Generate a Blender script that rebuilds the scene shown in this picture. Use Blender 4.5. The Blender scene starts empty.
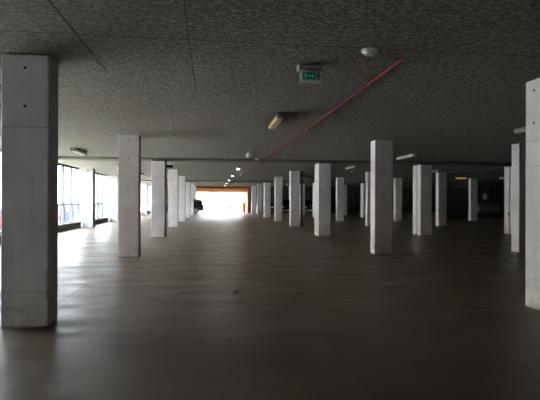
import bpy, bmesh, math, random
from mathutils import Vector, Matrix
random.seed(4)
C = bpy.context.scene.collection
S = bpy.context.scene
H = 2.9                                   # clear height

# ------------------------------------------------------------ camera, daylight, exposure
f, psi, pit, roll, HC = 448.72, .1264, .001, .0032, 1.356
r = Vector((math.cos(psi), -math.sin(psi), 0))
fw = Vector((math.sin(psi)*math.cos(pit), math.cos(psi)*math.cos(pit), math.sin(pit)))
u = r.cross(fw)
r2 = r*math.cos(roll) + u*math.sin(roll); u2 = -r*math.sin(roll) + u*math.cos(roll)
cam = bpy.data.cameras.new('camera'); co = bpy.data.objects.new('camera', cam); C.objects.link(co)
M = Matrix((r2, u2, -fw)).transposed().to_4x4(); M.translation = Vector((0, 0, HC)); co.matrix_world = M
cam.sensor_fit = 'HORIZONTAL'; cam.sensor_width = 36; cam.lens = f/540*36; cam.clip_end = 500
S.camera = co

w = bpy.data.worlds.new('overcast_sky'); S.world = w; w.use_nodes = True
bg = w.node_tree.nodes['Background']
bg.inputs[0].default_value = (.84, .91, 1, 1); bg.inputs[1].default_value = 31.0

S.view_settings.view_transform = 'Standard'; S.view_settings.look = 'None'
S.view_settings.gamma = 1; S.view_settings.use_curve_mapping = False
S.view_settings.exposure = 0.13
S.cycles.max_bounces = 10; S.cycles.diffuse_bounces = 6; S.cycles.transparent_max_bounces = 12
S.cycles.sample_clamp_indirect = 8
sun = bpy.data.lights.new('hazy_sun', 'SUN'); sun.energy = 62; sun.angle = math.radians(12); sun.color = (1, .93, .82)
so = bpy.data.objects.new('hazy_sun', sun); C.objects.link(so)
so.rotation_euler = Vector((.25, -.55, .9)).to_track_quat('Z', 'Y').to_euler()      # high, from beyond the exit side

YB = -5.0
WX = -6.52                                # glazing plane of the left wall
ROWS = [-0.84, 5.057, 10.964, 16.745, 22.956, 28.75, 35.22, 41.2, 47.2]
def portal(x, y, z, sx, sy, rot):
    l = bpy.data.lights.new('daylight_portal', 'AREA'); l.shape = 'RECTANGLE'; l.size = sx; l.size_y = sy
    l.cycles.is_portal = True
    o = bpy.data.objects.new('daylight_portal', l); C.objects.link(o); o.location = (x, y, z); o.rotation_euler = rot
WIN0 = 5.537
portal(WX-.15, (WIN0+49)/2, 1.55, 2.8, 49-WIN0, (0, math.radians(-90), 0))
portal(-3.3, YB-.4, 1.65, 3.0, 1.4, (math.radians(90), 0, 0))
portal(1.05, 50.3, 1.3, 4.9, 2.6, (math.radians(-90), 0, 0))

# ------------------------------------------------------------ mesh helpers
def obj(name, bm, m, parent=None, smooth=False):
    me = bpy.data.meshes.new(name); bm.to_mesh(me); bm.free()
    for mm in (m if isinstance(m, (list, tuple)) else [m]): me.materials.append(mm)
    if smooth:
        for p in me.polygons: p.use_smooth = True
    o = bpy.data.objects.new(name, me); C.objects.link(o)
    if parent: o.parent = parent
    return o
def bx(x0, x1, y0, y1, z0, z1, bev=0, bm=None, seg=1, mi=0):
    t = bmesh.new(); bmesh.ops.create_cube(t, size=1)
    for v in t.verts: v.co = Vector(((x0+x1)/2+v.co.x*(x1-x0), (y0+y1)/2+v.co.y*(y1-y0), (z0+z1)/2+v.co.z*(z1-z0)))
    if bev: bmesh.ops.bevel(t, geom=t.edges[:], offset=bev, segments=seg, affect='EDGES', profile=.5)
    for fc in t.faces: fc.material_index = mi
    return merge(bm, t)
def merge(bm, t):
    if bm is None: return t
    me = bpy.data.meshes.new('tmp'); t.to_mesh(me); t.free(); bm.from_mesh(me); bpy.data.meshes.remove(me); return bm
def cyl(c, rad, depth, axis='Z', n=20, bm=None, r2_=None, bev=0):
    t = bmesh.new(); bmesh.ops.create_cone(t, cap_ends=True, segments=n, radius1=rad, radius2=rad if r2_ is None else r2_, depth=depth)
    if bev: bmesh.ops.bevel(t, geom=[e for e in t.edges if len(e.link_faces) == 2 and e.calc_face_angle(0) > .8], offset=bev, segments=2, affect='EDGES')
    R = {'Z': Matrix(), 'X': Matrix.Rotation(math.pi/2, 4, 'Y'), 'Y': Matrix.Rotation(math.pi/2, 4, 'X')}[axis]
    bmesh.ops.transform(t, matrix=Matrix.Translation(c) @ R, verts=t.verts)
    return merge(bm, t)
def tube(pts, rad, n=8, bm=None):
    t = bmesh.new(); pts = [Vector(p) for p in pts]; rings = []
    for i, p in enumerate(pts):
        d = (pts[min(i+1, len(pts)-1)] - pts[max(i-1, 0)]).normalized()
        a = d.orthogonal().normalized() if i == 0 else (prev - d*prev.dot(d)).normalized()
        prev = a; b = d.cross(a)
        rings.append([t.verts.new(p + (a*math.cos(k*math.tau/n) + b*math.sin(k*math.tau/n))*rad) for k in range(n)])
    for A, B in zip(rings, rings[1:]):
        for k in range(n): t.faces.new((A[k], A[(k+1) % n], B[(k+1) % n], B[k]))
    t.faces.new(rings[0][::-1]); t.faces.new(rings[-1])
    bmesh.ops.recalc_face_normals(t, faces=t.faces)
    return merge(bm, t)
def prism(prof, y0, y1, bm=None, taper=None):
    """profile in x,z extruded along y; taper(z) narrows the half width"""
    t = bmesh.new(); ym, hw = (y0+y1)/2, (y1-y0)/2
    a = [t.verts.new((x, ym-hw*(taper(z) if taper else 1), z)) for x, z in prof]
    b = [t.verts.new((x, ym+hw*(taper(z) if taper else 1), z)) for x, z in prof]
    t.faces.new(a); t.faces.new(b[::-1]); n = len(prof)
    for i in range(n): t.faces.new((a[i], b[i], b[(i+1) % n], a[(i+1) % n]))
    bmesh.ops.recalc_face_normals(t, faces=t.faces)
    return merge(bm, t)
def tag(o, label, cat, group=None, kind=None):
    o['label'] = label
    if cat: o['category'] = cat
    if group: o['group'] = group
    if kind: o['kind'] = kind
    return o
def thing(name, label, cat, loc=(0, 0, 0), rotz=0, group=None):
    o = bpy.data.objects.new(name, None); C.objects.link(o); o.location = loc; o.rotation_euler = (0, 0, rotz)
    o.empty_display_size = .1
    return tag(o, label, cat, group)
def struct(name, bm, m, label=None, smooth=False):
    o = obj(name, bm, m, smooth=smooth); o['kind'] = 'structure'
    if label: o['label'] = label
    return o
def kids(o): return [c for c in bpy.data.objects if c.parent == o]
def dup(root, loc, label, rotz=None, group=None):
    m = {}
    rr = root.copy(); C.objects.link(rr); rr.location = loc; rr['label'] = label
    if rotz is not None: rr.rotation_euler = (0, 0, rotz)
    if group: rr['group'] = group
    for ch in kids(root):
        c = ch.copy(); C.objects.link(c); c.parent = rr
        for g in kids(ch):
            d = g.copy(); C.objects.link(d); d.parent = c
    return rr

# ------------------------------------------------------------ materials
class NT:
    def __init__(s, name):
        s.m = bpy.data.materials.new(name); s.m.use_nodes = True; s.t = s.m.node_tree
        s.b = s.t.nodes['Principled BSDF']
    def n(s, ty, **k):
        x = s.t.nodes.new(ty)
        for a, v in k.items():
            if a.startswith('i_'): x.inputs[a[2:].replace('_', ' ')].default_value = v
            else: setattr(x, a, v)
        return x
    def l(s, a, b): s.t.links.new(a, b)
    def math(s, op, a, b=None, c=None, clamp=False):
        x = s.n('ShaderNodeMath', operation=op); x.use_clamp = clamp
        for i, v in enumerate((a, b, c)):
            if v is None: continue
            if isinstance(v, (int, float)): x.inputs[i].default_value = v
            else: s.l(v, x.inputs[i])
        return x.outputs[0]
    def noise(s, vec, scale, detail=4, rough=.55, dist=0):
        x = s.n('ShaderNodeTexNoise'); x.inputs['Scale'].default_value = scale; x.inputs['Detail'].default_value = detail
        x.inputs['Roughness'].default_value = rough; x.inputs['Distortion'].default_value = dist
        s.l(vec, x.inputs['Vector']); return x.outputs['Fac']
    def map(s, vec, scale=(1, 1, 1), loc=(0, 0, 0)):
        x = s.n('ShaderNodeMapping'); x.inputs['Scale'].default_value = scale; x.inputs['Location'].default_value = loc
        s.l(vec, x.inputs['Vector']); return x.outputs[0]
    def ramp(s, fac, stops):
        x = s.n('ShaderNodeValToRGB'); e = x.color_ramp.elements
        while len(e) < len(stops): e.new(.5)
        for el, (p, c) in zip(e, stops):
            el.position = p; el.color = (c if len(c) == 4 else (*c, 1)) if isinstance(c, tuple) else (c, c, c, 1)
        s.l(fac, x.inputs[0]); return x.outputs[0]
    def mix(s, fac, a, b, mode='MIX'):
        x = s.n('ShaderNodeMix', data_type='RGBA', blend_type=mode)
        for sock, v in ((x.inputs[0], fac), (x.inputs[6], a), (x.inputs[7], b)):
            if isinstance(v, (int, float)): sock.default_value = v
            elif isinstance(v, tuple): sock.default_value = (*v, 1) if len(v) == 3 else v
            else: s.l(v, sock)
        return x.outputs[2]
    def bump(s, h, strength=.3, dist=.01):
        x = s.n('ShaderNodeBump'); x.inputs['Strength'].default_value = strength; x.inputs['Distance'].default_value = dist
        s.l(h, x.inputs['Height']); s.l(x.outputs[0], s.b.inputs['Normal'])
def line_mask(N, coord, centre, half):
    """1 near coord == centre"""
    d = N.math('ABSOLUTE', N.math('SUBTRACT', coord, centre))
    return N.math('SUBTRACT', 1, N.math('DIVIDE', d, half), clamp=True)

def simple(name, col, rough=.5, metal=0, emit=None, estr=1, var=.08, scale=12, spec=.5):
    N = NT(name); tc = N.n('ShaderNodeTexCoord')
    nz = N.noise(tc.outputs['Object'], scale, 3)
    c = N.mix(nz, tuple(x*(1-var) for x in col), tuple(min(1, x*(1+var)) for x in col))
    N.l(c, N.b.inputs['Base Color'])
    N.b.inputs['Roughness'].default_value = rough; N.b.inputs['Metallic'].default_value = metal
    N.b.inputs['Specular IOR Level'].default_value = spec
    if emit: N.b.inputs['Emission Color'].default_value = (*emit, 1); N.b.inputs['Emission Strength'].default_value = estr
    return N.m

def mat_ceiling():
    N = NT('wood_wool_board'); tc = N.n('ShaderNodeTexCoord'); g = N.n('ShaderNodeNewGeometry')
    P = g.outputs['Position']; sep = N.n('ShaderNodeSeparateXYZ'); N.l(P, sep.inputs[0]); X, Y = sep.outputs[0], sep.outputs[1]
    a = N.noise(N.map(P, (9, 34, 9)), 1, 6, .8, .4)
    b = N.noise(N.map(P, (22, 26, 9), (3, 7, 0)), 1, 6, .88, .5)
    big = N.noise(P, .7, 4, .6)
    fib = N.mix(.68, a, b)
    c = N.ramp(fib, [(.39, (.035, .034, .031)), (.5, (.185, .179, .167)), (.60, (.52, .505, .475))])
    c = N.mix(N.math('MULTIPLY', big, .35), c, (.10, .097, .088))
    # board joints
    m = line_mask(N, X, -1.26, .016); m2 = line_mask(N, X, -.23, .012); my = line_mask(N, Y, 4.38, .012)
    rx = N.math('PINGPONG', N.math('ADD', X, 61.26), .51); jx = N.math('SUBTRACT', 1, N.math('DIVIDE', rx, .008), clamp=True)
    ry = N.math('PINGPONG', N.math('ADD', Y, 95.62), 1.0); jy = N.math('SUBTRACT', 1, N.math('DIVIDE', ry, .010), clamp=True)
    gate = N.math('GREATER_THAN', N.noise(P, .35, 2), .52)
    weak = N.math('MULTIPLY', N.math('MAXIMUM', N.math('MULTIPLY', jx, 0), jy), .3)
    near = N.math('MULTIPLY', m, N.math('MULTIPLY', N.math('LESS_THAN', Y, 5.6), .8)); near2 = N.math('MULTIPLY', N.math('MULTIPLY', m2, N.math('LESS_THAN', Y, 6.4)), .45)
    j = N.math('MAXIMUM', N.math('MAXIMUM', near, near2), N.math('MAXIMUM', my, weak))
    c = N.mix(N.math('MULTIPLY', j, .85), c, (.02, .02, .018))
    N.l(c, N.b.inputs['Base Color']); N.b.inputs['Roughness'].default_value = .95; N.b.inputs['Specular IOR Level'].default_value = .15
    N.bump(N.math('SUBTRACT', fib, j), .9, .03)
    return N.m

def mat_floor():
    N = NT('worn_concrete_floor'); g = N.n('ShaderNodeNewGeometry'); P = g.outputs['Position']
    sep = N.n('ShaderNodeSeparateXYZ'); N.l(P, sep.inputs[0]); X, Y = sep.outputs[0], sep.outputs[1]
    big = N.noise(P, .22, 5, .6, .4); mid = N.noise(N.map(P, (.9, 2.6, 1)), 1, 7, .68, .5); fine = N.noise(P, 14, 5, .7)
    c = N.ramp(mid, [(.28, (.080, .048, .028)), (.5, (.132, .090, .057)), (.72, (.200, .146, .100))])
    c = N.mix(N.math('MULTIPLY', N.ramp(big, [(.42, 0.0), (.62, 1.0)]), .45), c, (.085, .072, .064))
    spt = N.noise(N.map(P, (3, 3.6, 1)), 1, 6, .75)
    c = N.mix(N.math('MULTIPLY', N.ramp(spt, [(.5, 0.0), (.68, 1.0)]), .5), c, (.06, .042, .028))
    c = N.mix(N.math('MULTIPLY', N.ramp(spt, [(.30, 1.0), (.42, 0.0)]), .35), c, (.24, .19, .145))
    c = N.mix(.25, c, N.ramp(fine, [(.35, .05), (.65, .28)]), 'OVERLAY')
    # dark oil spots
    v = N.n('ShaderNodeTexVoronoi', feature='F1'); v.inputs['Scale'].default_value = 1.1; v.inputs['Randomness'].default_value = 1; N.l(P, v.inputs['Vector'])
    sp = N.ramp(N.math('ADD', v.outputs['Distance'], N.math('MULTIPLY', fine, .05)), [(.04, 1.0), (.11, 0.0)])
    c = N.mix(N.math('MULTIPLY', sp, .55), c, (.03, .027, .024))
    wob = N.math('MULTIPLY', N.math('SUBTRACT', N.noise(P, 2.5, 3), .5), .05)
    Xw = N.math('ADD', X, wob)
    j1 = N.math('MULTIPLY', line_mask(N, Xw, -2.0, .035), N.math('GREATER_THAN', Y, 5.4))
    j2 = N.math('MULTIPLY', line_mask(N, Xw, 1.12, .015), N.math('MULTIPLY', N.math('LESS_THAN', Y, 7.2), .7))
    Yw = N.math('ADD', Y, wob)
    j3 = N.math('MAXIMUM', line_mask(N, Yw, 5.45, .02), N.math('MAXIMUM', line_mask(N, Y, 17.1, .06), line_mask(N, Y, 35.6, .1)))
    rep = N.math('PINGPONG', N.math('ADD', Yw, 40), 3.0); j4 = N.math('MULTIPLY', N.math('SUBTRACT', 1, N.math('DIVIDE', rep, .02), clamp=True), .4)
    cr = N.n('ShaderNodeTexVoronoi', feature='DISTANCE_TO_EDGE'); cr.inputs['Scale'].default_value = .23; N.l(N.map(P, (1, 1, 1), (2, .4, 0)), cr.inputs['Vector'])
    crk = N.math('MULTIPLY', N.math('SUBTRACT', 1, N.math('DIVIDE', cr.outputs['Distance'], .0025), clamp=True), .35)
    j = N.math('MAXIMUM', N.math('MAXIMUM', j1, j2), N.math('MAXIMUM', N.math('MULTIPLY', j3, .6), N.math('MAXIMUM', j4, crk)))
    c = N.mix(N.math('MULTIPLY', j, .8), c, (.03, .026, .022))
    # faded paint mark on the right
    pm = N.math('MULTIPLY', line_mask(N, Y, 7.05, .10), line_mask(N, N.math('ADD', X, N.math('MULTIPLY', Y, .2)), 4.3, .22))
    c = N.mix(N.math('MULTIPLY', N.math('MULTIPLY', pm, N.ramp(fine, [(.38, 0.0), (.5, 1.0)])), 1.0), c, (.5, .49, .46))
    N.l(c, N.b.inputs['Base Color'])
    ro = N.ramp(mid, [(.32, .25), (.5, .37), (.68, .55)])
    N.l(N.math('ADD', ro, N.math('MULTIPLY', fine, .06)), N.b.inputs['Roughness'])
    N.b.inputs['Specular IOR Level'].default_value = .3
    und = N.noise(N.map(P, (.5, .8, 1), (5, 2, 0)), 1, 2)
    N.bump(N.math('ADD', N.math('ADD', N.math('MULTIPLY', mid, 1.0), N.math('MULTIPLY', und, 5)), N.math('SUBTRACT', N.math('MULTIPLY', fine, .25), N.math('MULTIPLY', j, .5))), .16, .02)
    return N.m

def mat_column(name='column_concrete', base=(.69, .685, .745), marks=True):
    N = NT(name); tc = N.n('ShaderNodeTexCoord'); P = tc.outputs['Object']; oi = N.n('ShaderNodeObjectInfo')
    off = N.n('ShaderNodeVectorMath', operation='ADD'); cmb = N.n('ShaderNodeCombineXYZ')
    N.l(N.math('MULTIPLY', oi.outputs['Random'], 37), cmb.inputs[0])
    N.l(P, off.inputs[0]); N.l(cmb.outputs[0], off.inputs[1]); Q = off.outputs[0]
    sep = N.n('ShaderNodeSeparateXYZ'); N.l(P, sep.inputs[0]); X, Y, Z = sep.outputs
    lsep = N.n('ShaderNodeSeparateXYZ'); N.l(oi.outputs['Location'], lsep.inputs[0])
    cl = N.noise(Q, 2.2, 5, .6); fn = N.noise(Q, 30, 4, .7); streak = N.noise(N.map(Q, (14, 14, .6)), 1, 4, .6)
    c = N.mix(N.ramp(cl, [(.35, 0.0), (.68, 1.0)]), base, tuple(x*.80 for x in base))
    c = N.mix(N.math('MULTIPLY', N.ramp(streak, [(.45, 0.0), (.7, 1.0)]), .22), c, tuple(x*.6 for x in base))
    c = N.mix(N.math('MULTIPLY', N.ramp(fn, [(.6, 0.0), (.72, 1.0)]), .35), c, tuple(x*.5 for x in base))
    if marks:
        jl = N.math('MULTIPLY', line_mask(N, Z, 2.13, .010), .42)
        # rows of small form marks
        px = N.math('PINGPONG', N.math('ADD', N.math('ADD', X, Y), 10.0), .02)
        dot = N.math('LESS_THAN', px, .007)
        rows = N.math('MAXIMUM', line_mask(N, Z, .37, .009), N.math('MULTIPLY', line_mask(N, Z, 1.80, .008), N.math('MULTIPLY', N.math('GREATER_THAN', lsep.outputs[0], 3), N.math('LESS_THAN', lsep.outputs[1], 8))))
        dots = N.math('MULTIPLY', dot, N.math('GREATER_THAN', rows, .1))
        # tie holes in the middle of every face
        hx_ = N.math('MINIMUM', N.math('ABSOLUTE', X), N.math('ABSOLUTE', Y))
        def hole(z):
            dz = N.math('SUBTRACT', Z, z)
            rr = N.math('SQRT', N.math('ADD', N.math('MULTIPLY', hx_, hx_), N.math('MULTIPLY', dz, dz)))
            return N.math('LESS_THAN', rr, .017)
        hs = N.math('MAXIMUM', hole(2.76), hole(2.35))
        # scuffed and chipped foot
        foot = N.math('MULTIPLY', N.ramp(Z, [(0, 1.0), (.45, 0.0)]), N.ramp(N.noise(Q, 7, 5, .7), [(.44, 0.0), (.62, 1.0)]))
        c = N.mix(N.math('MULTIPLY', foot, .5), c, (.15, .11, .075))
        ex_ = N.ramp(N.math('ABSOLUTE', X), [(.205, 0.0), (.236, 1.0)])
        chipm = N.math('MULTIPLY', N.math('MULTIPLY', N.math('MULTIPLY', ex_, N.ramp(N.math('ABSOLUTE', Y), [(.12, 0.0), (.155, 1.0)])), N.ramp(Z, [(.35, 1.0), (.95, 0.0)])), N.ramp(N.noise(Q, 11, 4, .7), [(.47, 0.0), (.56, 1.0)]))
        c = N.mix(N.math('MULTIPLY', chipm, .8), c, (.07, .055, .04))
        c = N.mix(N.math('MULTIPLY', N.ramp(Z, [(.012, 1.0), (.03, 0.0)]), .7), c, (.07, .055, .04))  # even dark band along the bottom edge
        warm = N.ramp(Z, [(.0, 1.0), (.9, 0.0)])  # warm bounce off the floor, painted into the lower column colour
        c = N.mix(N.math('MULTIPLY', warm, .30), c, tuple(a*b for a, b in zip(base, (.80, .70, .58))))
        mk = N.math('MAXIMUM', N.math('MAXIMUM', jl, N.math('MULTIPLY', dots, .55)), hs)
        c = N.mix(mk, c, (.04, .04, .04))
        N.bump(N.math('SUBTRACT', N.math('MULTIPLY', fn, .3), mk), .35, .01)
    else:
        N.bump(fn, .2, .01)
    N.l(c, N.b.inputs['Base Color']); N.b.inputs['Roughness'].default_value = .72; N.b.inputs['Specular IOR Level'].default_value = .3
    return N.m

def mat_glass():
    N = NT('window_glass'); t = N.t; out = t.nodes['Material Output']
    tr = N.n('ShaderNodeBsdfTransparent'); gl = N.n('ShaderNodeBsdfGlossy'); gl.inputs['Roughness'].default_value = .03
    tr.inputs[0].default_value = (.93, .96, .96, 1)
    fr = N.n('ShaderNodeFresnel'); fr.inputs[0].default_value = 1.3
    mx = N.n('ShaderNodeMixShader'); N.l(N.math('MULTIPLY', fr.outputs[0], .22), mx.inputs[0]); N.l(tr.outputs[0], mx.inputs[1]); N.l(gl.outputs[0], mx.inputs[2]); N.l(mx.outputs[0], out.inputs[0])
    return N.m

M_ceil = mat_ceiling(); M_floor = mat_floor(); M_col = mat_column(); M_wallcol = mat_column('wall_pier_concrete', (.42, .43, .44), False)
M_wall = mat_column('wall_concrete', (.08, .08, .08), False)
M_glass = mat_glass()
M_frame = simple('dark_window_metal', (.10, .105, .11), .45, .4)
M_kerb = simple('kerb_concrete_dark', (.15, .14, .13), .85, var=.3, scale=6)
M_sill = simple('pale_sill', (.62, .62, .60), .6)
M_black = simple('black_rubber', (.012, .012, .013), .7)
M_joint = simple('joint_filler', (.012, .012, .012), .95)
M_beam = simple('joint_beam_concrete', (.10, .098, .092), .9, var=.3, scale=5)
M_white = simple('white_plastic', (.75, .75, .74), .35)
M_grey = simple('grey_plastic', (.18, .18, .18), .5)
M_dark = simple('dark_lamp_housing', (.05, .05, .052), .5)
M_diff = simple('aged_diffuser', (.62, .46, .24), .35)
M_red = simple('red_cable_sheath', (.24, .03, .026), .8, spec=.15)
M_steel = simple('galvanised_steel', (.45, .46, .47), .4, .7)
M_green = simple('exit_sign_green', (.005, .12, .07), .3, emit=(.0, .22, .12), estr=.08)
M_mark = simple('exit_sign_mark', (.45, .6, .5), .4, emit=(.5, .8, .6), estr=.08)
M_orange = simple('orange_stained_timber', (.78, .34, .10), .45, var=.25, scale=3)
M_yellow = simple('ochre_render', (.36, .15, .028), .6, var=.12, scale=4)
M_brown = simple('dark_brown_timber', (.16, .06, .025), .6, var=.25)
M_asph = simple('pale_forecourt_concrete', (.48, .45, .40), .9, var=.12, scale=.6)
M_blocker = simple('light_blocker_dark', (.16, .11, .085), .9, var=.3, scale=3)
M_far = simple('far_render', (.12, .115, .105), .9)
M_fore = simple('forecourt_asphalt', (.11, .10, .09), .9, var=.12, scale=.6)
M_facade = simple('cream_render', (.82, .76, .66), .9, var=.05, scale=.4)
M_tyre = simple('tyre_rubber', (.02, .02, .02), .8)
M_rim = simple('alloy_rim', (.5, .5, .52), .3, .8)
M_cglass = simple('car_glass', (.012, .015, .018), .25, spec=.25)
M_lens = simple('headlight_lens', (.75, .78, .8), .12)
M_tail = simple('tail_light_red', (.4, .01, .01), .2)
M_redpaint = simple('red_painted_steel', (.62, .06, .03), .4)
M_leaf = simple('dry_leaf', (.10, .06, .035), .8, var=.4)
M_chip = simple('pale_rubble', (.42, .40, .36), .9)

# ------------------------------------------------------------ the shell
XR, YB, YE = 36.0, -5.0, 49.0
bm = bx(-6.75, XR, YB, YE+.3, -.25, 0); struct('floor', bm, M_floor, 'worn brown-grey polished concrete garage floor with joints and stains')
JY0, JY1 = 16.70, 17.52
bm = bx(-6.75, XR, YB, 50.6, H, H+.3); struct('ceiling', bm, M_ceil, 'rough grey wood-wool board ceiling of the parking garage')
n = 1
for (a, b, lab) in ((JY0, JY1, 'dark low joint beam crossing the whole ceiling over the doubled columns'), (35.3, 36.0, 'second low joint beam crossing the ceiling far down the garage')):
    mid = (a+b)/2; g = .06
    bm = bx(-6.5, XR, a, mid-g, H-.07, H+.02); bx(-6.5, XR, mid+g, b, H-.07, H+.02, bm=bm)
    t = struct('trim_%d' % n, bm, M_beam, lab); n += 1
    obj('joint_filler', bx(-6.5, XR, mid-g, mid+g, H-.05, H+.01), M_joint, t)
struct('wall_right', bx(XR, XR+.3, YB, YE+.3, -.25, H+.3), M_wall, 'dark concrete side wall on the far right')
nx0, nx1, nz0, nz1 = -4.8, -1.8, .95, 2.35
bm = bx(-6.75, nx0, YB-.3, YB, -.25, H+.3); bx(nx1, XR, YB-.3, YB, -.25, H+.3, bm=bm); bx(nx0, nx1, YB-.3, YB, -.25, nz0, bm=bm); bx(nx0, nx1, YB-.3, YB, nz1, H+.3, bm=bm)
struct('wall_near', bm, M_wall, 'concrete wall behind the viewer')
bm = bx(nx0, nx1, YB-.2, YB-.1, nz0, nz0+.05); bx(nx0, nx1, YB-.2, YB-.1, nz1-.05, nz1, bm=bm)
wn = struct('window_20', bm, M_frame, 'unseen window added behind the viewer to light the nearest column')  # unseen window added to light the front of the nearest left column
obj('glass_pane', bx(nx0, nx1, YB-.155, YB-.145, nz0+.05, nz1-.05), M_glass, wn)
OX0, OX1, OZ = -2.3, 3.75, 2.74
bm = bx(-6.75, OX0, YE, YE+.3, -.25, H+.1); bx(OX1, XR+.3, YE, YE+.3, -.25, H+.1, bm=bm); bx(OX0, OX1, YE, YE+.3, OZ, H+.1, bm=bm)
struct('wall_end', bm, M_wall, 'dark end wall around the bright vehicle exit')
# plant room block in the far right corner
bm = bx(20.9, XR, 33.9, 34.2, 0, H)
struct('wall_plant_room', bm, M_wall, 'dim wall of the corner room at the far right')
struct('wall_left', bx(-6.9, -6.45, YB, WIN0, -.3, H+.3), M_wall, 'solid part of the left wall beside the viewer')

# ------------------------------------------------------------ left glazing, bay by bay
wall_piers = []
bays = [(ROWS[i]+.48, ROWS[i+1]) for i in range(1, 8)] + [(47.68, 49.0)]
k = 1
for (a, b) in bays:
    g = bx(-6.7, -6.4, a, b, 0, .27)
    t = struct('trim_%d' % n, g, M_kerb, 'dark low kerb wall under the glazing'); n += 1
    obj('sill', bx(-6.72, -6.37, a, b, .27, .31, .006), M_sill, t)
    # frame
    fr = bx(WX-.04, WX+.04, a, b, .31, .36); bx(WX-.04, WX+.04, a, b, H-.09, H, bm=fr)
    bx(WX-.04, WX+.04, a, a+.05, .36, H-.09, bm=fr); bx(WX-.04, WX+.04, b-.05, b, .36, H-.09, bm=fr)
    wn = struct('window_%d' % k, fr, M_frame, 'floor to ceiling window bay with slim dark mullions in the left wall'); k += 1
    nb = max(1, round((b-a)/1.15)); st = (b-a)/nb
    for i in range(1, nb): obj('mullion', bx(WX-.07, WX+.05, a+i*st-.036, a+i*st+.036, .36, H-.09), M_frame, wn)
    obj('rail', bx(WX-.03, WX+.03, a+.05, b-.05, 1.12, 1.17), M_frame, wn)
    obj('glass_pane', bx(WX-.004, WX+.004, a+.05, b-.05, .36, H-.09), M_glass, wn)

# ------------------------------------------------------------ end portal, splayed and timber lined
def quadpoly(bm, pts):
    return bm.faces.new([bm.verts.new(p) for p in pts])
bm = bx(OX0, OX1+.02, YE+.3, YE+.55, 2.62, 2.74); bx(OX0-.02, OX0+.12, YE+.3, YE+.55, 0, 2.62, bm=bm)
bx(-2.3, 4.1, YE-.06, YE, OZ, H-.01, bm=bm)
t = struct('trim_%d' % n, bm, M_brown, 'dark brown timber line over the exit opening'); n += 1
struct('trim_%d' % n, bx(OX0, OX1, YE+.55, YE+.85, 2.26, 2.74), M_orange, 'orange timber lintel across the exit'); n += 1
bm = bmesh.new()
pr = [(OX1, YE), (OX1-.1, YE+.3), (3.15, YE+2.6), (3.15, YE+2.9), (4.3, YE+2.9), (4.3, YE+.35), (OX1+.3, YE+.3)]
a = [bm.verts.new((x, y, 0)) for x, y in pr]; b = [bm.verts.new((x, y, OZ)) for x, y in pr]
bm.faces.new(a[::-1]); bm.faces.new(b)
for i in range(len(pr)): bm.faces.new((a[i], a[(i+1) % len(pr)], b[(i+1) % len(pr)], b[i]))
bmesh.ops.recalc_face_normals(bm, faces=bm.faces)
struct('trim_%d' % n, bm, M_yellow, 'ochre yellow splayed reveal on the right of the exit'); n += 1
struct('trim_%d' % n, bx(OX1, OX1+.42, YE-.05, YE, 0, OZ, .005), M_brown, 'dark brown board beside the exit'); n += 1

# ------------------------------------------------------------ outdoors
struct('ground_outside', bx(-60, -6.75, -30, 130, -.75, -.35), M_asph, 'pale paved ground outside')
struct('ground_forecourt', bx(-6.75, 60, 49.3, 130, -.35, -.02), M_fore, 'bright forecourt beyond the exit')
struct('ground_near', bx(-6.75, 40, -30, -5.3, -.75, -.35), M_asph, 'paving behind the viewer')
bm = bx(-44, -36, -20, 110, -.4, 9.5)
fac = tag(obj('pale_building', bm, M_facade), 'long washed-out cream building seen through the left windows', 'building')
for i in range(12):
    for zz in (1.0, 4.2, 7.0):
        w_ = obj('window', bx(-36.0, -35.93, 2+i*8, 4+i*8, zz, zz+1.5), M_cglass if zz < 0 else M_sill, fac)
side = tag(obj('added_light_blocker', bx(-18, -13, -40, 9.0, -.4, 6), M_blocker), 'unseen dark block added outside the nearest windows to dim their light', 'building')  # unseen block added to cut daylight through the nearest windows
near_bounce = tag(obj('pale_building', bx(-12, 20, -24, -20, -.4, 7), M_facade), 'unseen pale block added behind the viewer to bounce light into the added window', 'building')  # unseen pale block added to send even light through the window behind
far = tag(obj('pale_building', bx(-30, 40, 112, 120, -.4, 8), M_far), 'white washed-out building far beyond the exit', 'building')

# ------------------------------------------------------------ columns
CW, CD = .476, .32
def column_mesh(name, w_, d_, h_, m):
    bm = bx(-w_/2, w_/2, 0, d_, 0, h_)
    ed = [e for e in bm.edges if abs(e.verts[0].co.z-e.verts[1].co.z) > 1]
    bmesh.ops.bevel(bm, geom=ed, offset=.012, segments=1, affect='EDGES')
    bmesh.ops.translate(bm, vec=(0, -d_/2, 0), verts=bm.verts)
    me = bpy.data.meshes.new(name); bm.to_mesh(me); bm.free(); me.materials.append(m); return me
me_col = column_mesh('concrete_column', CW, CD, H-.004, M_col)
me_short = column_mesh('joint_column', CW, CD, H-.12, M_col)
me_pier = column_mesh('wall_pier', .48, .48, H-.004, M_wallcol)
pad_me = None
XS = {'aisle-left': -2.2237, 'aisle-right': 4.04, 'middle-right': 8.07, 'outer-right': 12.12, 'far-right': 17.53}
adj = {('aisle-right', 1): -.01, ('aisle-right', 2): .035, ('aisle-right', 3): -.045, ('aisle-right', 4): -.05, ('aisle-right', 5): -.05,
       ('middle-right', 2): -.02, ('middle-right', 3): .02, ('middle-right', 4): .05, ('middle-right', 5): .03}
rowtxt = {'aisle-left': 'in the row left of the driving aisle', 'aisle-right': 'in the first row right of the driving aisle',
          'middle-right': 'in the second row right of the driving aisle', 'outer-right': 'in the third row right of the driving aisle',
          'far-right': 'in the rightmost row of columns'}
ordn = ['zeroth', 'nearest', 'second nearest', 'third', 'fourth', 'fifth', 'sixth', 'seventh', 'eighth']
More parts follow.
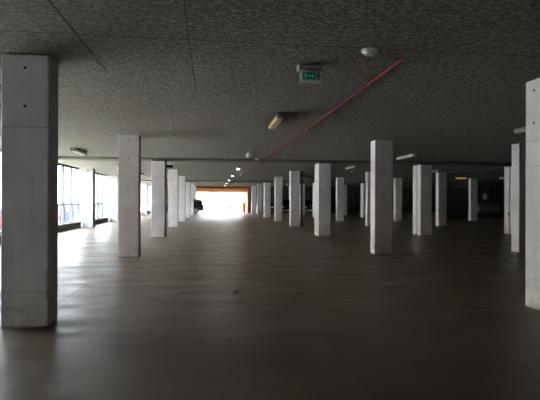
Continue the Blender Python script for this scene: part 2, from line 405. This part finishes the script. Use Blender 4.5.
look = {'aisle-left': 'grey concrete column with a black shaded right side', 'aisle-right': 'concrete column with a bright window-lit left edge',
        'middle-right': 'slim-looking concrete column with a white lit left edge', 'outer-right': 'dim concrete column with a pale lit left edge',
        'far-right': 'almost black concrete column with a pale left edge'}
special = {('aisle-left', 1): 'huge grey concrete column at the left edge, nearest the viewer, stained and chipped at its foot',
           ('aisle-right', 1): 'tall pale concrete column cut off by the right edge of the view',
           ('aisle-right', 2): 'large dark-faced concrete column with bright left side standing right of centre',
           ('aisle-left', 2): 'pale concrete column between the nearest left column and the bright exit, second in the left row'}
for key, x0 in XS.items():
    for i in range(1, 9):
        if key in ('middle-right', 'outer-right', 'far-right') and i == 1: continue
        if key == 'far-right' and i < 4: continue
        if key == 'far-right' and i > 5: continue
        x = x0 + adj.get((key, i), 0) + CW/2; y = ROWS[i]
        lab = special.get((key, i), '%s, %s from the viewer %s' % (look[key], ordn[i], rowtxt[key]))
        if i in (3, 6):          # doubled columns at the expansion joint
            for q, (yy, wd) in enumerate(((y, 'front'), (y+CD+.06, 'rear'))):
                c = bpy.data.objects.new('concrete_column', me_short); C.objects.link(c)
                tag(c, '%s half of the doubled joint column, %s from the viewer %s' % (wd, ordn[i], rowtxt[key]), 'column', 'concrete columns')
                c.location = (x, yy+CD/2, 0)
                if pad_me is None:
                    p = obj('bearing_pad', bx(-CW/2+.02, CW/2-.02, -CD/2+.02, CD/2-.02, H-.12, H-.07), M_black, c); pad_me = p.data
                else:
                    p = bpy.data.objects.new('bearing_pad', pad_me); C.objects.link(p); p.parent = c
        else:
            c = bpy.data.objects.new('concrete_column', me_col); C.objects.link(c)
            tag(c, lab, 'column', 'concrete columns'); c.location = (x, y+CD/2, 0)
for i in range(1, 9):
    c = bpy.data.objects.new('wall_pier', me_pier); C.objects.link(c); c.location = (-6.09, ROWS[i]+.24, 0)
    tag(c, 'pale concrete pier between left wall windows, %s from the viewer' % ordn[i], 'column', 'window piers')

# ------------------------------------------------------------ ceiling lamps
def make_lamp(lit=False, strength=0, warm=(1, .9, .75), length=1.27, housing=None, dm=None):
    t = thing('ceiling_lamp', 'lamp', 'lamp', group='ceiling strip lamps')
    L = length/2
    hb = bx(-.075, .075, -L, L, -.055, 0, .008)
    obj('housing', hb, housing or M_dark, t)
    prof = [(-.07, -.045), (-.072, -.075), (-.055, -.10), (.055, -.10), (.072, -.075), (.07, -.045)]
    db = bmesh.new(); a = [db.verts.new((x, -L+.03, z)) for x, z in prof]; b = [db.verts.new((x, L-.03, z)) for x, z in prof]
    db.faces.new(a); db.faces.new(b[::-1])
    for i in range(6): db.faces.new((a[i], b[i], b[(i+1) % 6], a[(i+1) % 6]))
    bmesh.ops.recalc_face_normals(db, faces=db.faces)
    obj('diffuser', db, dm or M_diff, t)
    for s in (-1, 1): obj('end_cap', bx(-.074, .074, s*(L-.015)-.017, s*(L-.015)+.017, -.103, -.01, .006), M_grey, t)
    return t
M_dull = simple('dusty_diffuser', (.36, .35, .32), .45)
M_sign = simple('sign_casing', (.55, .56, .55), .4)
M_lit = simple('lit_diffuser', (.8, .8, .78), .4, emit=(1, .97, .92), estr=4)
M_litw = simple('lit_warm_diffuser', (.8, .6, .3), .4, emit=(1, .66, .34), estr=.45)
lamp = make_lamp(); lampG = make_lamp(dm=M_dull, housing=M_grey); lampL = make_lamp(dm=M_lit, housing=M_dark, length=.9); lampW = make_lamp(dm=M_litw, length=.75)
LZ = H-.002
lamp.location = (1.175, 8.37, LZ); lamp['label'] = 'yellowed ceiling strip lamp nearest the viewer, left of the red cable'
dup(lampG, (1.175, 14.62, LZ), 'pale unlit ceiling strip lamp just before the dark joint line over the aisle')
ll = ['first', 'second', 'third', 'fourth', 'last']
lampL.location = (1.175, 20.9, LZ); lampL['label'] = 'small bright ceiling lamp over the aisle, first beyond the dark joint line'
for i, y in enumerate((26.9, 32.7, 38.8, 44.5)):
    dup(lampL, (1.175, y, LZ), 'small bright ceiling lamp over the aisle, %s beyond the dark joint line' % ll[i+1])
dup(lampG, (-4.13, 14.56, LZ), 'dark-sided strip lamp with white underside on the ceiling near the left windows')
dup(lampG, (-4.13, 20.6, LZ), 'strip lamp by the left windows, mostly hidden behind the second left column')
dup(lampG, (-4.1, 26.6, LZ), 'far strip lamp near the left windows, right of the second left column')
lampG.location = (6.5, 14.5, LZ); lampG['label'] = 'pale unlit strip lamp between the two tallest columns right of centre'
dup(lampG, (6.44, 8.22, LZ), 'pale strip lamp partly behind the column at the right edge')
dup(lampG, (6.15, 19.5, LZ), 'small unlit strip lamp on the ceiling above the middle columns')
dup(lampG, (10.9, 21.2, LZ), 'tiny strip lamp beside the doubled column of the second right row')
lampW.location = (15.75, 27.0, LZ); lampW.rotation_euler = (0, 0, math.pi/2); lampW['label'] = 'warm glowing strip lamp in the dark far right of the garage'
dup(lampW, (6.7, 40.0, LZ), 'tiny warm lamp over the parked cars between far columns', 0)

# ------------------------------------------------------------ smoke detectors
t = thing('smoke_detector', 'white round smoke detector nearest the viewer with a red cable loop', 'smoke detector', (1.58, 4.42, H), group='smoke detectors')
obj('base', cyl((0, 0, -.012), .085, .024, bev=.004, n=28), M_white, t, True)
hd = cyl((0, 0, -.04), .045, .034, r2_=.06, n=28); obj('sensor_head', hd, M_white, t)
obj('led', cyl((.03, -.03, -.059), .005, .006, n=8), M_tail, t)
dup(t, (1.60, 16.5, H), 'white smoke detector right beside the dark joint line over the aisle')
dup(t, (1.62, 26.4, H), 'small smoke detector beyond the joint line, beside the red cable')
dup(t, (1.85, 36.6, H), 'tiny smoke detector nearest the bright exit')
dup(t, (7.16, 22.6, H), 'smoke detector on the ceiling right of the middle columns')

# ------------------------------------------------------------ red cable run and loops
RZ = H-.022
t = thing('red_conduit', 'long straight red cable conduit running along the ceiling towards the exit', 'cable', (0, 0, 0))
obj('conduit', tube([(2.02, 4.6, RZ), (2.0, 9, RZ), (1.95, 14, RZ), (1.9, 16.6, RZ), (1.88, 16.66, H-.085), (1.87, 17.1, H-.085), (1.86, 17.56, H-.085), (1.85, 17.62, RZ), (1.7, 30, RZ), (1.65, 35.26, RZ), (1.64, 35.28, H-.085), (1.63, 36.04, H-.085), (1.6, 36.08, RZ), (1.5, 45, RZ)], .0115), M_red, t)
for i in range(30):
    y = 4.75+i*.9
    if 16.4 < y < 17.8: continue
    x = 2.02-(y-4.6)*.0127
    obj('clip', bx(x-.014, x+.014, y-.008, y+.008, H-.034, H, .003), M_grey, t)
def sag(a, b, d, s=(0, 0, 0), n_=14):
    a, b = Vector(a), Vector(b)
    return [a.lerp(b, k/n_) + Vector((s[0], s[1], -d))*math.sin(math.pi*k/n_) for k in range(n_+1)]
cb = tube([(1.60, 4.46, H-.01), (1.62, 4.62, H-.02), (1.69, 4.85, H-.02), (1.76, 5.11, H-.02), (1.84, 5.27, H-.02), (1.92, 5.29, H-.02), (2.0, 5.15, RZ-.01)], .004, 6)
tag(obj('cable_loop', cb, M_red), 'thin red cable looping from the nearest smoke detector back to the conduit', 'cable')
cb = tube(sag((1.66, 4.42, H-.012), (2.02, 4.6, RZ-.008), .012), .004, 6)
tag(obj('cable_link', cb, M_red), 'thin red cable from the nearest smoke detector to the conduit end', 'cable')

# ------------------------------------------------------------ exit sign
t = thing('exit_sign', 'green emergency exit sign in a white box hanging from the ceiling', 'sign', (1.10, 5.0, H))
obj('housing', bx(-.138, .138, -.02, .075, -.062, 0, .006), M_grey, t)
obj('lit_end', bx(-.150, -.137, -.022, .077, -.068, 0, .003), M_white, t)  # white strip stands in for window light on the housing's left end
pn = bx(-.128, .128, -.018, .018, -.205, -.062, .005); panel = obj('panel', pn, M_sign, t)
obj('green_face', bx(-.098, .052, -.0205, -.0185, -.175, -.09), M_green, panel)
obj('grey_face', bx(.060, .100, -.0205, -.0185, -.175, -.09), M_grey, panel)
mk = bmesh.new()
def flat(bm, pts, y=-.0215):
    vs = [bm.verts.new((x, y, z)) for x, z in pts] ; fc = bm.faces.new(vs)
    ex = bmesh.ops.extrude_face_region(bm, geom=[fc]); bmesh.ops.translate(bm, vec=(0, .001, 0), verts=[v for v in ex['geom'] if isinstance(v, bmesh.types.BMVert)])
def bar(bm, a, b, w_):
    a, b = Vector(a), Vector(b); d = (b-a).normalized(); nn = Vector((-d.y, d.x))*w_/2
    flat(bm, [tuple(a+nn), tuple(b+nn), tuple(b-nn), tuple(a-nn)])
cx, cz = -.066, -.132
flat(mk, [(cx+.004+.0065*math.cos(q*math.tau/8), cz+.028+.0065*math.sin(q*math.tau/8)) for q in range(8)])       # head
bar(mk, (cx+.002, cz+.020), (cx-.004, cz-.002), .010); bar(mk, (cx, cz+.016), (cx-.014, cz+.006), .005); bar(mk, (cx+.002, cz+.016), (cx+.015, cz+.008), .005)
bar(mk, (cx-.004, cz), (cx+.010, cz-.010), .006); bar(mk, (cx+.010, cz-.010), (cx+.008, cz-.026), .005); bar(mk, (cx-.004, cz), (cx-.008, cz-.016), .006); bar(mk, (cx-.008, cz-.016), (cx-.022, cz-.022), .005)
bar(mk, (-.040, cz), (.015, cz), .008); flat(mk, [(.012, cz+.014), (.034, cz), (.012, cz-.014)])                   # arrow
obj('running_figure_and_arrow', mk, M_mark, panel)

# ------------------------------------------------------------ pipes and conduits
t = thing('downpipe', 'black downpipe running floor to ceiling beside the fourth column of the first right row', 'pipe', (4.60, 23.05, 0))
obj('pipe', tube([(0, 0, 0), (0, 0, H-.12), (.02, .03, H-.06), (.1, .2, H-.05), (.47, 2.6, H-.05), (1.95, 5.7, H-.06), (2.6, 8, H-.06)], .045, 12), M_black, t)
for z in (.5, 1.5, 2.5): obj('pipe_clamp', cyl((0, 0, z), .053, .04, n=14), M_grey, t)
def conduit(label, pts, rad=.012, m=M_steel, nm='conduit'):
    return tag(obj(nm, tube(pts, rad), m), label, 'pipe')
conduit('thin pale conduit along the dark ceiling just left of the rear right columns', [(10.6, 22.9, H-.03), (12.5, 22.4, H-.03), (12.75, 20.4, H-.03), (12.95, 17.8, H-.03)])
conduit('second thin conduit further back in the dark right corner', [(16.2, 28.3, H-.03), (17.4, 27.9, H-.03), (18.3, 26.6, H-.03)])
t = tag(obj('junction_box', bx(18.15, 18.4, 26.4, 26.6, H-.16, H-.002, .01), M_white), 'small pale junction box at the end of a ceiling conduit in the right corner', 'box')
conduit('thin dark pipe under the ceiling by the left windows', [(-4.9, 17.92, H-.03), (-2.6, 17.92, H-.03)], .016, M_grey, 'ceiling_pipe')
tag(obj('camera_box', bx(-1.75, -1.50, 17.2, 17.35, 2.58, 2.68, .01), M_black), 'small black box bracketed to the third left column near its top', 'box')
tag(obj('spotlight', cyl((7.3, 34.8, H-.07), .06, .12, bev=.01), M_diff), 'small yellowish ceiling spotlight beside the black downpipe', 'lamp')
def cable_col(x, y, lab):
    t = thing('column_conduit', lab, 'pipe', (x, y, 0))
    obj('conduit', tube([(0, 0, .9), (0, 0, H-.2)], .012), M_white, t); obj('socket_box', bx(-.035, .02, -.04, .04, .78, .9, .006), M_grey, t)
cable_col(12.10, 17.09, 'pale conduit with a small box on the doubled column near the right edge')

# ------------------------------------------------------------ plant room items
t = thing('wall_cabinet', 'dim grey utility cabinet against the corner room wall', 'cabinet', (22.1, 33.745, 0))
obj('body', bx(-.9, .9, -.12, .15, .45, 1.05, .01), M_grey, t); obj('door', bx(-.86, -.02, -.14, -.12, .49, 1.01, .004), M_grey, t); obj('door', bx(.02, .86, -.14, -.12, .49, 1.01, .004), M_grey, t)
tag(obj('dark_panel', bx(21.2, 21.5, 33.8, 33.895, 1.9, 2.5, .01), M_black), 'black panel on the corner room wall, left one', 'panel')
tag(obj('dark_panel', bx(22.2, 22.6, 33.8, 33.895, 1.5, 2.5, .01), M_black), 'black panel on the corner room wall, right one', 'panel')
tag(obj('meter_box', bx(21.7, 21.95, 33.75, 33.895, 1.5, 1.95, .01), M_white), 'pale meter box between the black panels on the corner wall', 'box')
for i in range(3):
    t = thing('metal_door', 'dark double door in the end wall, %s of three from the exit' % ll[i if i < 2 else 2], 'door', (9.6+i*2.6, YE-.03, 0), group='end wall doors')
    obj('door_frame', (lambda m: bx(.85, .93, -.05, .03, 0, 2.2, bm=bx(-.93, .93, -.05, .03, 2.2, 2.3, bm=m)))(bx(-.93, -.85, -.05, .03, 0, 2.2)), M_grey, t)
    for s in (-1, 1):
        d = obj('door_leaf', bx(min(s*.85, s*.01), max(s*.85, s*.01), -.03, .02, .01, 2.19), M_dark, t); obj('handle', bx(s*.08-.06, s*.08+.06, -.08, -.03, 1.0, 1.04, .01), M_steel, d)

# ------------------------------------------------------------ cars
def make_car(label, paint, loc, rotz, hatch=True):
    """front towards +x; 4.1 m long"""
    t = thing('parked_car', label, 'car', loc, rotz)
    tp = lambda z: 1.0 if z < .75 else 1.0-(z-.75)*.28
    lower = [(-2.02, .28), (-2.05, .62), (-1.98, .92), (-1.6, .97), (.75, .95), (1.45, .86), (1.92, .70), (2.05, .52), (2.03, .26),
             (1.65, .20), (1.62, .38), (1.48, .56), (1.27, .62), (1.06, .56), (.93, .38), (.90, .20), (-.92, .20), (-.95, .38), (-1.08, .56), (-1.28, .62), (-1.48, .56), (-1.62, .38), (-1.66, .22)]
    b = prism(lower, -.84, .84, taper=tp)
    bmesh.ops.bevel(b, geom=[e for e in b.edges if e.calc_face_angle(0) > .6], offset=.03, segments=2, affect='EDGES')
    body = obj('body', b, paint, t)
    cab = [(-1.93, .93), (-1.72, 1.33), (-1.45, 1.44), (-.2, 1.46), (.15, 1.40), (.98, .92)] if hatch else [(-1.55, .95), (-1.0, 1.38), (-.6, 1.43), (-.1, 1.43), (.2, 1.38), (.95, .92)]
    b = prism(cab, -.80, .80, taper=lambda z: 1.0-(z-.92)*.42)
    bmesh.ops.bevel(b, geom=[e for e in b.edges if e.calc_face_angle(0) > .5], offset=.03, segments=2, affect='EDGES')
    obj('cabin_glass', b, M_cglass, t)
    rf = [(x, z+.012) for x, z in cab[1:-1]] ; z0 = min(z for _, z in rf)
    rp = prism([(x, z) for x, z in rf] + [(rf[-1][0]-.02, z0-.02), (rf[0][0]+.02, z0-.02)], -.64, .64); obj('roof', rp, paint, t)
    for s in (-1, 1):
        for (xa, xb) in ((.98, .15), (-.35, -.38), (-1.93, -1.70)):
            obj('window_pillar', tube([(xa, s*.795, .93), (xb, s*.635, 1.40)], .03, 6), paint, t)
        for x in (-1.28, 1.27):
            wv = obj('wheel', cyl((x, s*.74, .31), .31, .20, 'Y', 28, bev=.03), M_tyre, t)
            rm = cyl((x, s*.80, .31), .20, .10, 'Y', 20, bev=.01); obj('rim', rm, M_grey if paint == P_black else M_rim, wv)
        obj('headlight', bx(1.78, 2.0, s*.66-.14, s*.66+.14, .60, .74, .04, seg=2), M_lens, t)
        obj('tail_light', bx(-2.06, -1.97, s*.68-.10, s*.68+.10, .66, .90, .02), M_tail, t)
        obj('side_mirror', bx(.62, .76, s*.90-.07, s*.90+.07, .93, 1.05, .03, seg=2), paint, t)
    obj('bumper', bx(1.96, 2.09, -.78, .78, .26, .46, .03), M_grey, t); obj('number_plate', bx(2.085, 2.10, -.26, .26, .34, .44), M_white, t)
    return t
P_black = simple('black_car_paint', (.012, .013, .016), .18); P_teal = simple('teal_car_paint', (.012, .065, .075), .4, spec=.2)
P_red = simple('red_car_paint', (.075, .010, .012), .4, spec=.2); P_blue = simple('blue_car_paint', (.018, .030, .055), .4, spec=.2)
P_silver = simple('silver_car_paint', (.06, .065, .075), .4, spec=.2); P_white = simple('white_car_paint', (.8, .8, .8), .25)
PI = math.pi
make_car('black car poking out from behind the left columns at the exit', P_black, (-3.0, 48.0-.6, 0), PI)
make_car('black car parked between the far columns right of the exit', P_black, (7.6, 46.3, 0), -PI/2)
make_car('dark car with pale headlights parked beside the black downpipe', P_blue, (9.9, 46.3, 0), -PI/2)
make_car('black car behind the far columns nearest the exit reveal', P_black, (5.2, 46.4, 0), -PI/2)
make_car('dark car in the black corner beyond the rightmost columns', P_black, (17.2, 44.0, 0), -PI/2)
make_car('red car parked outside the first window bay', P_red, (-10.9, 26.6, -.35), PI)
make_car('blue car parked outside between the red and the teal car', P_blue, (-10.9, 30.0, -.35), PI)
make_car('teal car parked outside the first window bay', P_teal, (-10.9, 34.4, -.35), PI)
make_car('silver car parked outside the second window bay', P_silver, (-11.5, 43.4, -.35), PI)
make_car('blue car parked outside the second window bay, further along', P_blue, (-11.8, 48.2, -.35), PI, False)
make_car('white car standing on the bright forecourt beyond the exit', P_white, (-.6, 72.0, -.02), 0, False)
# pale delivery van far beyond the exit
t = thing('delivery_van', 'white delivery van far out in the glare beyond the exit', 'van', (1.9, 76.0, -.02), -PI/2)
b = prism([(-2.6, .35), (-2.6, 2.45), (1.2, 2.5), (1.75, 1.5), (2.5, 1.15), (2.6, .35)], -.95, .95)
bmesh.ops.bevel(b, geom=b.edges[:], offset=.05, segments=2, affect='EDGES'); obj('body', b, P_white, t)
wsb = bmesh.new(); v = [wsb.verts.new(p) for p in ((1.27, -.5, 2.38), (1.27, .6, 2.38), (1.7, .6, 1.68), (1.7, -.5, 1.68))]; wsb.faces.new(v)
ex = bmesh.ops.extrude_face_region(wsb, geom=wsb.faces[:]); bmesh.ops.translate(wsb, vec=(.03, 0, .02), verts=[g for g in ex['geom'] if isinstance(g, bmesh.types.BMVert)])
obj('windscreen', wsb, simple('van_windscreen', (.022, .025, .028), .9, spec=0), t)
for s in (-1, 1):
    for x in (-1.7, 1.7): obj('wheel', cyl((x, s*.85, .36), .36, .24, 'Y', 20), M_tyre, t)

# red barrier post
t = thing('barrier_post', 'red steel barrier post with a short arm at the right side of the exit', 'post', (3.42, 50.0, 0))
obj('post', bx(-.09, .09, -.08, .08, 0, 1.05, .01), M_redpaint, t); obj('arm', bx(-.5, 0, -.1, -.06, .72, .80, .005), M_redpaint, t); obj('cap', bx(-.11, .11, -.1, .1, 1.05, 1.12, .01), M_redpaint, t)

# ------------------------------------------------------------ small litter on the floor
def chip(x, y, s, m, label, name, grp=None):
    bm = bmesh.new(); bmesh.ops.create_icosphere(bm, subdivisions=2, radius=s)
    for v in bm.verts: v.co = Vector((v.co.x*random.uniform(.8, 1.2), v.co.y*random.uniform(.6, .9), v.co.z*random.uniform(.35, .5)))
    zmin = min(v.co.z for v in bm.verts); bmesh.ops.translate(bm, vec=(x, y, -zmin), verts=bm.verts)
    return tag(obj(name, bm, m), label, 'rubble' if m == M_chip else 'leaf', grp)
chip(1.25, 6.56, .042, M_chip, 'pale chip of rubble on the floor right of the centre', 'rubble_chip'); chip(.37, 6.70, .038, M_chip, 'pale chip of rubble on the floor left of the centre', 'rubble_chip')
chip(1.22, 6.50, .018, M_leaf, 'dark crumb touching the right rubble chip', 'floor_crumb'); chip(.33, 6.68, .016, M_leaf, 'dark crumb touching the left rubble chip', 'floor_crumb')
for i in range(22):
    x = random.uniform(-1.6, 4.0); y = random.uniform(3.2, 10.5)
    chip(x, y, random.uniform(.008, .017), M_leaf, 'small dry dark leaf scrap lying on the garage floor', 'leaf_scrap', 'leaf scraps on the floor')
